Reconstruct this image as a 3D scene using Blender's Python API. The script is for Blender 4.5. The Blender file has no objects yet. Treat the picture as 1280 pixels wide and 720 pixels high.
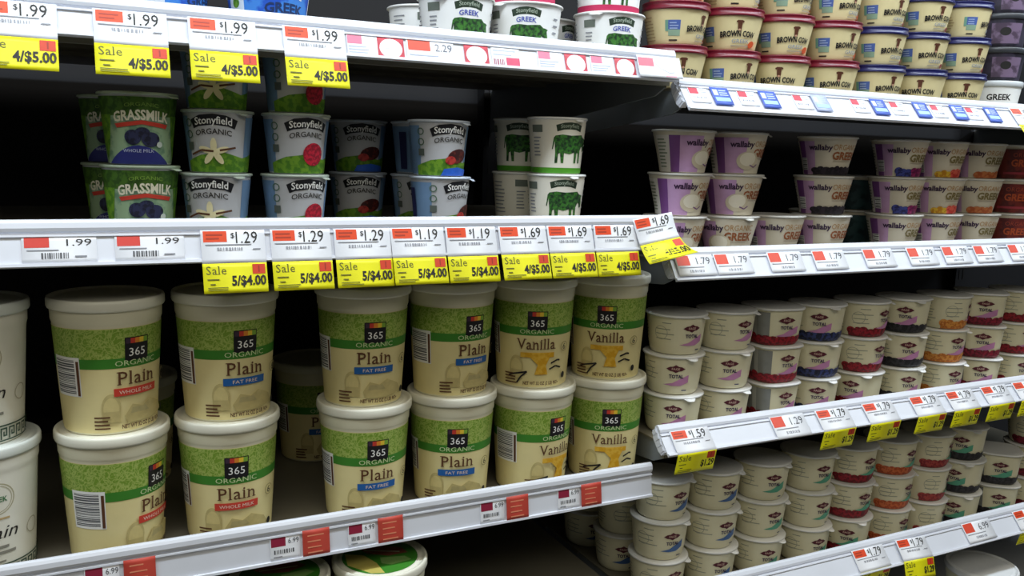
import bpy, bmesh, math, random
from mathutils import Vector, Matrix
from mathutils.geometry import tessellate_polygon

random.seed(7)
SC = bpy.context.scene
COL = SC.collection
MM = 0.001
EYE = 1.45                      # camera height above the store floor; shelf heights below are mm from eye level


def W(x, y, z):
    return Vector((x * MM, y * MM, z * MM + EYE))


# ------------------------------------------------------------------ camera
def cam_axes(yaw, pit, roll):
    cy, sy, cp, sp = math.cos(yaw), math.sin(yaw), math.cos(pit), math.sin(pit)
    fw = Vector((-sy * cp, cy * cp, -sp))
    rt = Vector((cy, sy, 0))
    up = rt.cross(fw)
    c, s = math.cos(roll), math.sin(roll)
    return c * rt + s * up, c * up - s * rt, fw


cam = bpy.data.objects.new('camera', bpy.data.cameras.new('camera'))
COL.objects.link(cam)
rt, up, fw = cam_axes(math.radians(-26.797), math.radians(8.744), math.radians(1.630))
m = Matrix((rt, up, -fw)).transposed().to_4x4()
m.translation = (0, 0, EYE)
cam.matrix_world = m
cam.data.sensor_width = 36
cam.data.lens = 36 * 1100 / 1280
cam.data.clip_start = 0.02
SC.camera = cam

# ------------------------------------------------------------------ light
wd = bpy.data.worlds.new('store')
SC.world = wd
wd.use_nodes = True
wd.node_tree.nodes['Background'].inputs[0].default_value = (0.93, 0.97, 1.0, 1)
wd.node_tree.nodes['Background'].inputs[1].default_value = 0.028


def area(name, loc, target, sx, sy, power, col):
    d = bpy.data.lights.new(name, 'AREA')
    d.shape = 'RECTANGLE'
    d.size, d.size_y, d.energy, d.color = sx, sy, power, col
    o = bpy.data.objects.new(name, d)
    COL.objects.link(o)
    o.location = loc
    o.rotation_euler = (Vector(target) - Vector(loc)).to_track_quat('-Z', 'Y').to_euler()
    return o


# the strip under the cooler canopy, the store's ceiling lights over the aisle, and an added front fill
area('canopy_strip', (0.9, 0.70, EYE + 0.60), (0.9, 0.95, EYE - 0.2), 4.2, 0.08, 23, (0.74, 0.87, 1.0))
area('ceiling_lights', (0.7, 0.33, EYE + 1.5), (0.7, 0.5, EYE - 0.4), 4.5, 0.7, 25, (1.0, 0.95, 0.82))
area('front_fill', (0.4, -1.0, EYE + 1.35), (0.8, 1.0, EYE - 0.5), 3.6, 0.8, 19, (1.0, 0.95, 0.80))  # fill lamp added behind the camera to brighten the lower shelves

SC.view_settings.view_transform = 'Standard'
SC.view_settings.look = 'None'
SC.view_settings.exposure = 0.0
SC.view_settings.gamma = 1.0
SC.view_settings.use_curve_mapping = False


# ------------------------------------------------------------------ materials
def lin(h):
    h = h.lstrip('#')
    out = []
    for i in (0, 2, 4):
        v = int(h[i:i + 2], 16) / 255
        out.append(v / 12.92 if v <= 0.04045 else ((v + 0.055) / 1.055) ** 2.4)
    return (*out, 1)


MATS = {}


def M(hexcol, rough=0.5, var=0.06, scale=60, metal=0.0, name=None, sub=0.0):
    """principled material with a faint procedural mottling"""
    key = (hexcol, rough, var, scale, metal)
    if key in MATS:
        return MATS[key]
    mt = bpy.data.materials.new(name or 'surface_' + hexcol.strip('#'))
    mt.use_nodes = True
    nt = mt.node_tree
    b = nt.nodes['Principled BSDF']
    b.inputs['Roughness'].default_value = rough
    b.inputs['Metallic'].default_value = metal
    c = lin(hexcol)
    tc = nt.nodes.new('ShaderNodeTexCoord')
    ns = nt.nodes.new('ShaderNodeTexNoise')
    ns.inputs['Scale'].default_value = scale
    ns.inputs['Detail'].default_value = 3
    nt.links.new(tc.outputs['Object'], ns.inputs['Vector'])
    rp = nt.nodes.new('ShaderNodeValToRGB')
    rp.color_ramp.elements[0].position = 0.3
    rp.color_ramp.elements[1].position = 0.7
    rp.color_ramp.elements[0].color = tuple(x * (1 - var) for x in c[:3]) + (1,)
    rp.color_ramp.elements[1].color = tuple(min(1, x * (1 + var)) for x in c[:3]) + (1,)
    nt.links.new(ns.outputs['Fac'], rp.inputs['Fac'])
    nt.links.new(rp.outputs['Color'], b.inputs['Base Color'])
    MATS[key] = mt
    return mt


def M2(name, a, b_, kind='noise', scale=200, lo=0.45, hi=0.55, rough=0.5):
    """two-colour printed pattern: noise blotches or line work from voronoi edges"""
    key = (name,)
    if key in MATS:
        return MATS[key]
    mt = bpy.data.materials.new(name)
    mt.use_nodes = True
    nt = mt.node_tree
    b = nt.nodes['Principled BSDF']
    b.inputs['Roughness'].default_value = rough
    tc = nt.nodes.new('ShaderNodeTexCoord')
    rp = nt.nodes.new('ShaderNodeValToRGB')
    rp.color_ramp.elements[0].position = lo
    rp.color_ramp.elements[1].position = hi
    rp.color_ramp.elements[0].color = lin(a)
    rp.color_ramp.elements[1].color = lin(b_)
    if kind == 'lines':
        n0 = nt.nodes.new('ShaderNodeTexNoise')
        n0.inputs['Scale'].default_value = scale * 0.6
        mx = nt.nodes.new('ShaderNodeVectorMath')
        mx.operation = 'MULTIPLY_ADD'
        mx.inputs[1].default_value = (0.02, 0.02, 0.02)
        nt.links.new(tc.outputs['Object'], n0.inputs['Vector'])
        nt.links.new(n0.outputs['Color'], mx.inputs[0])
        nt.links.new(tc.outputs['Object'], mx.inputs[2])
        vo = nt.nodes.new('ShaderNodeTexVoronoi')
        vo.feature = 'DISTANCE_TO_EDGE'
        vo.inputs['Scale'].default_value = scale
        nt.links.new(mx.outputs['Vector'], vo.inputs['Vector'])
        nt.links.new(vo.outputs['Distance'], rp.inputs['Fac'])
    else:
        ns = nt.nodes.new('ShaderNodeTexNoise')
        ns.inputs['Scale'].default_value = scale
        ns.inputs['Detail'].default_value = 4
        nt.links.new(tc.outputs['Object'], ns.inputs['Vector'])
        nt.links.new(ns.outputs['Fac'], rp.inputs['Fac'])
    nt.links.new(rp.outputs['Color'], b.inputs['Base Color'])
    MATS[key] = mt
    return mt


WHITE_METAL = M('#d4d8e2', 0.35, 0.04, 8, name='white_enamel')
RAIL = M('#dcdfe8', 0.32, 0.04, 12, name='white_rail_plastic')
PAN = M('#7f7a6c', 0.4, 0.08, 10, name='shelf_pan_enamel')
BRK = M('#7d8286', 0.45, 0.06, 10, name='grey_bracket_steel')
DARK = M('#131318', 0.7, 0.15, 5, name='dark_cooler_panel')
INK = M('#1c1a18', 0.6, 0.02)
GREYINK = M('#8d8f96', 0.6, 0.02)
WHITE = M('#f2f2f0', 0.45, 0.02)
CARD = M('#f4f5fa', 0.5, 0.02, name='white_card')
YELLOW = M('#f0ea10', 0.5, 0.03, name='yellow_card')
ORANGE = M('#e2481c', 0.5, 0.03)
RED = M('#c03436', 0.5, 0.05)
BARCODE = M('#55575c', 0.6, 0.02)


# ------------------------------------------------------------------ mesh helpers
class MB:
    """collects faces with material slots, builds ONE mesh"""

    def __init__(self):
        self.v, self.f, self.mi, self.mats, self.smooth = [], [], [], [], []

    def slot(self, mat):
        if mat not in self.mats:
            self.mats.append(mat)
        return self.mats.index(mat)

    def add(self, verts, faces, mat, smooth=False):
        k = len(self.v)
        s = self.slot(mat)
        self.v += [tuple(p) for p in verts]
        for f in faces:
            self.f.append([i + k for i in f])
            self.mi.append(s)
            self.smooth.append(smooth)

    def box(self, x0, x1, y0, y1, z0, z1, mat):
        v = [(x, y, z) for x in (x0, x1) for y in (y0, y1) for z in (z0, z1)]
        self.add(v, [(0, 1, 3, 2), (4, 6, 7, 5), (0, 4, 5, 1), (2, 3, 7, 6), (0, 2, 6, 4), (1, 5, 7, 3)], mat)

    def prism(self, poly, x0, x1, mat):
        """poly of (y, z), extruded along x"""
        n = len(poly)
        v = [(x0, y, z) for y, z in poly] + [(x1, y, z) for y, z in poly]
        f = [(i, (i + 1) % n, n + (i + 1) % n, n + i) for i in range(n)]
        tr = tessellate_polygon([[Vector((y, z, 0)) for y, z in poly]])
        f += [tuple(t) for t in tr] + [tuple(n + i for i in reversed(t)) for t in tr]
        self.add(v, f, mat)

    def lathe(self, prof, mat, seg=44, sq=None, cap0=True, cap1=True):
        """prof of (r, z)"""
        v, f = [], []
        for r, z in prof:
            for i in range(seg):
                a = 2 * math.pi * i / seg
                k = kshape(a, sq)
                v.append((r * k * math.sin(a), -r * k * math.cos(a), z))
        for j in range(len(prof) - 1):
            for i in range(seg):
                i2 = (i + 1) % seg
                f.append((j * seg + i, j * seg + i2, (j + 1) * seg + i2, (j + 1) * seg + i))
        self.add(v, f, mat, True)
        n = len(prof)
        if cap0:
            self.add(v[:seg], [tuple(reversed(range(seg)))], mat)
        if cap1:
            self.add(v[(n - 1) * seg:], [tuple(range(seg))], mat)

    def mesh(self, name, scale=MM):
        me = bpy.data.meshes.new(name)
        me.from_pydata([Vector(p) * scale for p in self.v], [], self.f)
        for mt in self.mats:
            me.materials.append(mt)
        me.polygons.foreach_set('material_index', self.mi)
        me.polygons.foreach_set('use_smooth', self.smooth)
        me.update()
        return me


def kshape(a, sq):
    if not sq:
        return 1.0
    c, s = abs(math.cos(a)), abs(math.sin(a))
    return 1.0 / (c ** sq + s ** sq) ** (1.0 / sq)


def link(name, me, parent=None, loc=None):
    o = bpy.data.objects.new(name, me)
    COL.objects.link(o)
    if parent:
        o.parent = parent
    if loc is not None:
        o.location = loc
    return o


def tag(o, label, cat, group=None):
    o['label'] = label
    o['category'] = cat
    if group:
        o['group'] = group
    return o


# ------------------------------------------------------------------ lettering
GL = {}


def glyphs(s, bold=0.0, shear=0.0):
    key = (s, bold, shear)
    if key in GL:
        return GL[key]
    cu = bpy.data.curves.new('type', 'FONT')
    cu.body = s
    cu.resolution_u = 2
    cu.offset = bold
    cu.shear = shear
    cu.fill_mode = 'FRONT'
    o = bpy.data.objects.new('type', cu)
    me = o.to_mesh()
    vs = [v.co.xy.copy() for v in me.vertices]
    tris = [[tuple(vs[i]) for i in p.vertices] for p in me.polygons]
    o.to_mesh_clear()
    bpy.data.objects.remove(o)
    bpy.data.curves.remove(cu)
    out = []
    for t in tris:
        for i in range(1, len(t) - 1):
            out.append((t[0], t[i], t[i + 1]))
    GL[key] = out
    return out


def bbox(tris):
    xs = [p[0] for t in tris for p in t]
    ys = [p[1] for t in tris for p in t]
    return min(xs), max(xs), min(ys), max(ys)


SERIF = {'P': [(.10, 0), (.05, 2)], 'l': [(.5, 0), (.2, 3)], 'a': [(.95, 0)], 'i': [(.5, 0), (.2, 1)], 'n': [(.08, 0), (.92, 0), (.0, 1)],
         'V': [(.06, 2), (.94, 2)], 'e': [], 'S': []}


def serif_glyphs(s):
    key = ('serif', s)
    if key in GL:
        return GL[key]
    out, x = [], 0.0
    ibox = bbox(glyphs('I'))
    for ch in s:
        g = glyphs(ch, 0.004)
        b = bbox(g)
        adv = bbox(glyphs(ch + 'I'))[1] - ibox[1]
        for t in g:
            out.append(tuple((px + x, py) for px, py in t))
        for fx, lv in SERIF.get(ch, []):
            cx = x + b[0] + fx * (b[1] - b[0])
            cy = (0.0, 0.50, 0.68, 0.70)[lv]
            y0, y1 = (cy, cy + .045) if lv == 0 else (cy - .045, cy)
            hw = 0.10 if lv in (0, 2) else 0.07
            q = [(cx - hw, y0), (cx + hw, y0), (cx + hw, y1), (cx - hw, y1)]
            out += [(q[0], q[1], q[2]), (q[0], q[2], q[3])]
        x += adv + 0.05
    GL[key] = out
    return out


class Print:
    """flat artwork in mm (u right, v up) laid on a surface by a map (u, v, lift) -> point"""

    def __init__(self, mb, fn, step=7.0, lift=0.25):
        self.mb, self.fn, self.step, self.off, self.lift = mb, fn, step, lift, lift
        self.dl = 0.12

    def next(self):
        self.off += self.dl

    def tris(self, tris, mat):
        todo, done = list(tris), []
        while todo:
            a, b, c = todo.pop()
            L = [abs(a[0] - b[0]), abs(b[0] - c[0]), abs(c[0] - a[0])]
            k = L.index(max(L))
            if L[k] > self.step:
                p = (a, b, c)
                i, j, l = k, (k + 1) % 3, (k + 2) % 3
                mid = ((p[i][0] + p[j][0]) / 2, (p[i][1] + p[j][1]) / 2)
                todo += [(p[i], mid, p[l]), (mid, p[j], p[l])]
            else:
                done.append((a, b, c))
        vs, fs = [], []
        for t in done:
            cr = (t[1][0] - t[0][0]) * (t[2][1] - t[0][1]) - (t[1][1] - t[0][1]) * (t[2][0] - t[0][0])
            if cr < 0:
                t = (t[0], t[2], t[1])
            k = len(vs)
            vs += [self.fn(u, v, self.off) for u, v in t]
            fs.append((k, k + 1, k + 2))
        self.mb.add(vs, fs, mat)

    def poly(self, pts, mat):
        tr = tessellate_polygon([[Vector((u, v, 0)) for u, v in pts]])
        self.tris([tuple(pts[i] for i in t) for t in tr], mat)
        self.next()

    def rect(self, u0, u1, v0, v1, mat):
        """gridded rectangle"""
        n = max(1, int(math.ceil((u1 - u0) / self.step)))
        rows = [v0] + [3.0 * k for k in range(int(math.floor(v0 / 3)) + 1, int(math.ceil(v1 / 3)))] + [v1] if self.step < 5 else [v0, v1]
        m_ = len(rows) - 1
        vs, fs = [], []
        for j in range(m_ + 1):
            for i in range(n + 1):
                vs.append(self.fn(u0 + (u1 - u0) * i / n, rows[j], self.off))
        for j in range(m_):
            for i in range(n):
                k = j * (n + 1) + i
                fs.append((k, k + 1, k + n + 2, k + n + 1))
        self.mb.add(vs, fs, mat, True)
        self.next()

    def ell(self, u, v, a, b, mat, n=20, rot=0.0):
        c, s = math.cos(rot), math.sin(rot)
        pts = []
        for i in range(n):
            t = 2 * math.pi * i / n
            x, y = a * math.cos(t), b * math.sin(t)
            pts.append((u + x * c - y * s, v + x * s + y * c))
        self.poly(pts, mat)

    def ring(self, u, v, a, w, mat, n=28):
        o = [(u + a * math.cos(2 * math.pi * i / n), v + a * math.sin(2 * math.pi * i / n)) for i in range(n)]
        q = [(u + (a - w) * math.cos(2 * math.pi * i / n), v + (a - w) * math.sin(2 * math.pi * i / n)) for i in range(n)]
        tr = []
        for i in range(n):
            j = (i + 1) % n
            tr += [(o[i], o[j], q[j]), (o[i], q[j], q[i])]
        self.tris(tr, mat)
        self.next()

    def stroke(self, pts, w, mat):
        for (a, b) in zip(pts[:-1], pts[1:]):
            d = (b[0] - a[0], b[1] - a[1])
            L = math.hypot(*d) or 1
            nx, ny = -d[1] / L * w / 2, d[0] / L * w / 2
            self.tris([((a[0] + nx, a[1] + ny), (a[0] - nx, a[1] - ny), (b[0] - nx, b[1] - ny)),
                       ((a[0] + nx, a[1] + ny), (b[0] - nx, b[1] - ny), (b[0] + nx, b[1] + ny))], mat)
        self.next()

    def text(self, s, u, v, h, mat, w=None, bold=0.0, arc=0.0, shear=0.0, serif=False, align='c'):
        g = serif_glyphs(s) if serif else glyphs(s, bold, shear)
        x0, x1, y0, y1 = bbox(g)
        k = h / (0.70 if serif or y0 < -0.05 else max(0.2, y1 - max(0, y0)))
        kx = (w / (x1 - x0)) if w else k
        wid = (x1 - x0) * kx
        sh = -wid / 2 if align == 'c' else (0 if align == 'l' else -wid)
        out = []
        for t in g:
            q = []
            for x, y in t:
                a = (x - x0) * kx + sh
                q.append((u + a, v + y * k + arc * (1 - (2 * a / wid) ** 2)))
            out.append(tuple(q))
        self.tris(out, mat)
        self.next()

    def fruit(self, u0, u1, v0, v1, mat, mat2=None, bump=4.0):
        """band of fruit with a lumpy top edge"""
        self.rect(u0, u1, v0, v1, mat)
        u, i = u0 + bump * 0.7, 0
        while u < u1 - bump * 0.5:
            self.ell(u, v1 + random.uniform(-1.2, 0.8), bump * random.uniform(0.85, 1.2), bump * random.uniform(0.7, 1.0),
                     mat2 if (mat2 and i % 2) else mat, 12)
            self.off -= self.dl * 0.5
            u += bump * random.uniform(1.2, 1.7)
            i += 1
        self.next()

    def lines(self, u, v, w, n, gap, mat, h=0.8):
        """a block of print too small to read"""
        for i in range(n):
            self.rect(u, u + w * random.uniform(0.7, 1.0), v - i * gap - h, v - i * gap, mat)
            self.off -= self.dl
        self.next()

    def bars(self, u0, u1, v0, v1, mat, vertical=True, n=14):
        L = (u1 - u0) if vertical else (v1 - v0)
        p = 0.0
        while p < L:
            wv = random.choice((0.5, 0.8, 1.2)) * L / n
            q = min(p + wv, L)
            if vertical:
                self.rect(u0 + p, u0 + q, v0, v1, mat)
            else:
                self.rect(u0, u1, v0 + p, v0 + q, mat)
            self.off -= self.dl
            p = q + random.choice((0.5, 0.8, 1.0)) * L / n
        self.next()


# ------------------------------------------------------------------ the case
def struct(name, mb, loc=(0, 0, 0)):
    o = link(name, mb.mesh(name), None, loc)
    o['kind'] = 'structure'
    return o


b = MB(); b.box(-2000, 4200, -2200, 1560, -40, 0, M('#8f8a80', 0.35, 0.1, 3, name='store_floor')); struct('floor', b)
b = MB(); b.box(-900, 3300, 1520, 1560, 0, 2500, DARK); struct('wall_back', b)
b = MB(); b.box(-860, 3260, 880, 1520, 0, (EYE * 1000 - 862), M('#c9ccd2', 0.4, 0.05, 4, name='case_base')); struct('trim_1', b)
for i, x in enumerate((-640, 704, 2048)):       # slotted uprights against the back panel
    b = MB()
    b.box(x - 19, x + 19, 1490, 1520, EYE * 1000 - 862, 2440, DARK)
    for z in range(660, 2400, 50):
        b.box(x - 9, x - 5, 1488.5, 1490, z, z + 24, INK)
        b.box(x + 5, x + 9, 1488.5, 1490, z, z + 24, INK)
    struct('trim_%d' % (i + 2), b)


def rail_profile(dz, bt):
    L = math.hypot(dz, bt)
    ty, tz = -bt / L, -dz / L            # down the face
    ny, nz = tz, -ty                     # outward
    if ny > 0:
        ny, nz = -ny, -nz
    sn = [(-1, -4), (-1.5, 0), (0, 2.6), (3, 4), (8, 4), (11, 2.6), (12, 0.4), (13.5, 0.4), (14, 2.6), (16, 2.6), (16.6, 0.6),
          (L - 4, 0.6), (L - 3.4, 3), (L - 0.5, 3), (L, 1.5), (L, -1.5), (14, -1.5), (12, -4)]
    return [(ty * s + ny * n, tz * s + nz * n) for s, n in sn], (ty, tz, ny, nz, L)


SHELF = {}


def shelf(key, x0, x1, zt, floor, dz, bt, label, px0=None, yf=950):
    root = link('cooler_shelf', None, None, W((x0 + x1) / 2, yf, floor))
    cx = (x0 + x1) / 2
    tag(root, label, 'shelf', 'cooler shelves')
    prof, fr = rail_profile(dz, bt)
    mb = MB()
    mb.prism([(y, z + zt - floor) for y, z in prof], x0 - cx, x1 - cx, RAIL)
    link('price_rail', mb.mesh('price_rail'), root)
    p0 = (px0 if px0 is not None else x0)
    mb = MB()
    mb.box(p0 - cx, x1 - cx, 6, 530, -2.5, -0.3, PAN)
    mb.box(p0 - cx, x1 - cx, 3.6, 6, -22, min(-0.3, zt - floor - 3), PAN)
    mb.box(p0 - cx, x1 - cx, 6, 12, -22, -19.5, PAN)
    for k in range(1, 4):                # stiffening ribs under the pan
        mb.box(p0 - cx, x1 - cx, 110 * k, 110 * k + 18, -7, -2.5, PAN)
    link('shelf_pan', mb.mesh('shelf_pan'), root)
    for xe in (p0 + 2, x1 - 5):
        mb = MB()
        mb.prism([(8, -2.6), (8, -24), (30, -34), (300, -62), (565, -80), (565, -2.6)], xe - cx, xe + 3 - cx, BRK)
        link('bracket', mb.mesh('bracket'), root)
    if key[0] == 'R':                    # ribbed end cap on the rail's left end
        mb = MB()
        t = math.atan2(bt, dz)
        P_ = lambda q: [(fr[0] * s + fr[2] * n, fr[1] * s + fr[3] * n + zt - floor) for s, n in q]
        mb.prism(P_(((1, -2), (38, -2), (38, -13), (30, -16), (12, -16), (1, -11))), x0 - cx - 1, x0 - cx + 8, RAIL)
        for k in range(4):
            s0 = 3 + k * 9
            mb.prism(P_(((s0, -3), (s0 + 5, -3), (s0 + 5, -12), (s0, -12))), x0 - cx - 2.0, x0 - cx - 0.8, RAIL)
        link('end_cap', mb.mesh('end_cap'), root)
    SHELF[key] = dict(zt=zt, fr=fr, floor=floor, yf=yf)


shelf('A', -560, 702, 134, 113, 39, 14, 'upper left white shelf with red rings and sale tags on its rail')
shelf('B', -560, 702, -77, -97, 43, 14, 'middle left white shelf with a row of yellow sale tags')
shelf('C', -560, 702, -418, -446, 46, 6, 'lower left white shelf carrying the big green and cream tubs')
shelf('D', -560, 702, -614, -636, 46, 6, 'lowest left shelf under the big tubs, mostly hidden', None, 892)
shelf('R1', 708, 2044, 101, 91, 41, 33, 'highest right shelf with blue tags under red and blue lidded cups', 726)
shelf('R2', 708, 2044, -121, -140, 40, 26, 'second right shelf with plain white tags under purple cups', 726)
shelf('R3', 708, 2044, -366, -394, 34, 31, 'third right shelf with white and yellow tags hanging on its rail', 726)
shelf('R4', 708, 2044, -611, -646, 38, 32, 'lowest right shelf with few tags, over the big white tub', 726)

# ------------------------------------------------------------------ cups and tubs
KIND = {}


def interp(prof, z):
    for (r0, z0), (r1, z1) in zip(prof[:-1], prof[1:]):
        if z0 <= z <= z1 and z1 > z0:
            return r0 + (r1 - r0) * (z - z0) / (z1 - z0)
    return prof[-1][0] if z > prof[-1][1] else prof[0][0]


def make_kind(key, name, cat, wall, body, lidprof, lidmat, art, sq=None, lidname='lid', tab=None, lidart=None, seg=44, wrap=True):
    """wall: (r, z) outside of the container, bottom to rim"""
    c = MB()
    c.lathe(wall, body, seg, sq)
    meshes = [('container', c.mesh('container'))]
    rm = interp(wall, wall[-1][1] * 0.5)
    p = MB()

    def fn(u, v, off):
        a = u / rm
        r = interp(wall, v) * kshape(a, sq) + off
        return (r * math.sin(a), -r * math.cos(a), v)
    pr = Print(p, fn, 4.0)
    if wrap:
        pr.rect(-math.pi * rm * 0.98, math.pi * rm * 0.98, 0.02 * wall[-1][1], wall[-2][1] - 1 if wrap is True else 114.5, body if wrap is True else wrap)
    art(pr)
    meshes.append(('printed_label', p.mesh('printed_label')))
    l = MB()
    l.lathe(lidprof, lidmat, seg, sq)
    zt = lidprof[-1][1]
    sub = None
    if tab:                                # peel tab bending out of the foil rim
        a0, ext = tab
        rr = max(r for r, z in lidprof)
        z0 = [z for r, z in lidprof if r == rr][0]
        vs = []
        for j, (dr, dz) in enumerate(((-1.5, 0), (ext * .5, -0.4), (ext, -2.2))):
            for i in range(5):
                a = a0 + (i - 2) * (0.13 - 0.035 * j)
                vs.append(((rr + dr - (0.6 * (i - 2) ** 2 if j else 0)) * math.sin(a), -(rr + dr - (0.6 * (i - 2) ** 2 if j else 0)) * math.cos(a), z0 + dz))
        n = len(vs)
        vs += [(x, y, z - 0.5) for x, y, z in vs]
        fs = []
        for j in range(2):
            for i in range(4):
                k = j * 5 + i
                fs += [(k, k + 1, k + 6, k + 5), (n + k, n + k + 5, n + k + 6, n + k + 1)]
        rim = [0, 1, 2, 3, 4, 9, 14, 13, 12, 11, 10, 5]
        fs += [(rim[i], rim[(i + 1) % 12], n + rim[(i + 1) % 12], n + rim[i]) for i in range(12)]
        tm = MB()
        tm.add(vs, fs, lidmat)
        sub = ('peel_tab', tm.mesh('peel_tab'))
    if lidart:
        lidart(Print(l, lambda u, v, off: (u, -v * -1, zt + off), 1000))
    meshes.append((lidname, l.mesh(lidname)))
    KIND[key] = dict(name=name, cat=cat, meshes=meshes, H=zt, proto=None, sub=sub)


def place(key, x, y, z, off, label, group, cat=None):
    """put a cup of this kind at x, y with its base at z; its label turned `off` degrees from facing the aisle viewer"""
    k = KIND[key]
    if k['proto'] is None:
        r = bpy.data.objects.new(k['name'], None)
        COL.objects.link(r)
        kids = [link(n, me, r) for n, me in k['meshes']]
        if k['sub']:
            link(k['sub'][0], k['sub'][1], kids[-1])
        k['proto'] = (r, kids)
    else:
        r0, kids0 = k['proto']
        r = r0.copy()
        COL.objects.link(r)
        for ch in kids0:
            cpy = ch.copy()
            COL.objects.link(cpy)
            cpy.parent = r
            for g_ in ch.children:
                c2 = g_.copy()
                COL.objects.link(c2)
                c2.parent = cpy
    r.empty_display_size = 0.02
    r.location = W(x, y, z)
    r.rotation_euler = (0, 0, -math.atan2(x, y) + math.radians(off))
    tag(r, label, k['cat'] if cat is None else cat, group)
    return r


CREAM = M('#e8da9f', 0.42, 0.03, 40, name='cream_tub_plastic')
CREAMW = M('#efeadb', 0.4, 0.02, 40, name='off_white_cup_plastic')
COLLAR = M('#e4dfc4', 0.38, 0.02, 40, name='pale_tub_plastic')
LIDW = M('#eceada', 0.3, 0.02, 40, name='translucent_white_lid')
FOIL = M('#e8e8e6', 0.28, 0.02, 40, name='white_foil_lid')
GREEN1 = M2('green_line_pattern', '#adbf66', '#76982f', 'lines', 190, 0.0, 0.2)
GREEN2 = M('#3c8428', 0.5, 0.04)
BLUEBAR = M('#1c5fa8', 0.5, 0.03)
REDBAR = M('#cf4030', 0.5, 0.03)
OCHRE = M2('ochre_print', '#d9a21c', '#e6b83e', 'noise', 120)
BROWN = M('#5b3418', 0.6, 0.03)
SKETCH = M('#c6b67c', 0.5, 0.08, 150)
SKETCH2 = M('#b7aa78', 0.5, 0.1, 150)
BLACK = M('#17151a', 0.45, 0.02)

TUBWALL = [(44.5, 0), (46, 1.5), (46.6, 5), (53.6, 116), (54.2, 118), (54.8, 119.5), (55.2, 130), (55.2, 132)]
TUBLID = [(55.9, 131.5), (57.4, 132), (58.2, 134), (58.2, 140.6), (57.4, 142.8), (56, 143.4), (54.3, 142.6), (53, 140.8), (50, 140.6), (48, 141.6)]


def tub_art(kind):
    def art(p):
        U = 155
        p.rect(-U, U, 82, 114, GREEN1)
        p.rect(-U, U, 72, 82.5, GREEN2)
        # barcode panel far round to the left
        p.rect(-92, -56, 42, 84, WHITE)
        p.bars(-90, -62, 45, 81, BARCODE, False, 26)
        p.rect(-60, -57, 43, 80, BROWN)
        # black square with a small colour strip and numerals
        p.rect(-12.5, 12.5, 79, 104, BLACK)
        for i, cc in enumerate(('#3c2a3c', '#c63a2e', '#e0872c', '#e8c53a', '#7fa83a')):
            p.rect(-11.5 + i * 4.6, -6.9 + i * 4.6, 97.5, 103, M(cc, 0.5, 0.03))
            p.off -= p.dl
        p.next()
        p.text('365', 0, 84, 8.5, WHITE, w=17)
        p.text('ORGANIC', 0, 74.4, 5.6, M('#cfe0a8', 0.5, 0.02), w=44)
        # faint farm drawing low on the tub
        p.ell(-27, 30, 9.5, 15, SKETCH, 22)
        p.ell(-27, 28, 7.8, 13, M('#d8c88a', 0.5, 0.05, 150), 22)
        p.rect(-36, -18, 14, 26, SKETCH)
        if kind == 'vanilla':
            p.text('Vanilla', 0, 54, 14, BROWN, w=52, serif=True)
            p.rect(-21, 24, 43, 49.5, OCHRE)
            p.poly([(-8, 43), (18, 43), (13, 32), (16, 20), (-2, 20), (2, 33)], OCHRE)
            p.stroke([(-38, 17), (-30, 20), (-12, 24), (-20, 17), (-26, 8)], 2.2, BLACK)
            p.stroke([(20, 35), (30, 39), (34, 38)], 2.2, BLACK)
            p.stroke([(18, 27), (27, 31), (36, 28)], 2.2, BLACK)
        else:
            p.text('Plain', 0, 54, 14.5, BROWN, w=42, serif=True)
            p.rect(-24, 24, 42, 50.5, REDBAR if kind == 'whole' else BLUEBAR)
            p.text('WHOLE MILK' if kind == 'whole' else 'FAT FREE', 0, 44.2, 3.8, M('#f0d8c8', 0.5, 0.02), w=38 if kind == 'whole' else 28)
            p.poly([(-14, 20), (-6, 32), (6, 28), (16, 34), (34, 26), (40, 16), (20, 12), (-10, 12)], SKETCH)
            p.poly([(-6, 28), (10, 28), (14, 22), (-8, 22)], SKETCH2)
        p.lines(-44, 21, 18, 4, 4.0, BROWN, 1.7)
        p.text('NET WT 32 OZ (2 LB) 907g', 8, 6.5, 4.4, BROWN, w=50, bold=0.03)
        p.ring(40, 56, 6.5, 0.9, M('#a89a66', 0.5, 0.02))
        p.text('6', 40, 52, 8, INK)
        p.ell(42, 17, 3.4, 4.4, INK, 12)
    return art


def tub_lidart(p):
    p.ell(0, 0, 46, 46, GREEN2, 40)
    p.poly([(-43, 8), (-38, -22), (-10, -44), (6, -44), (-4, -18), (-20, 4)], M('#c9bb62', 0.5, 0.05))
    p.poly([(-26, 22), (-2, 30), (26, 22), (34, 8), (10, 0), (-16, 8)], M('#8b4a3a', 0.5, 0.06))
    p.poly([(0, -4), (30, -2), (38, -12), (14, -24), (2, -20)], M('#7da65c', 0.5, 0.06))
    p.stroke([(-20, 16), (24, 10)], 2.2, M('#c9d2b0', 0.5, 0.02))


for kk in ('whole', 'fatfree', 'vanilla'):
    make_kind('tub_' + kk, 'yogurt_tub', 'tub', TUBWALL, COLLAR, TUBLID, LIDW, tub_art(kk), seg=56, wrap=CREAM)
make_kind('tub_lidart', 'yogurt_tub', 'tub', TUBWALL, COLLAR, TUBLID, LIDW, tub_art('whole'), lidart=tub_lidart, seg=56, wrap=CREAM)


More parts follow.
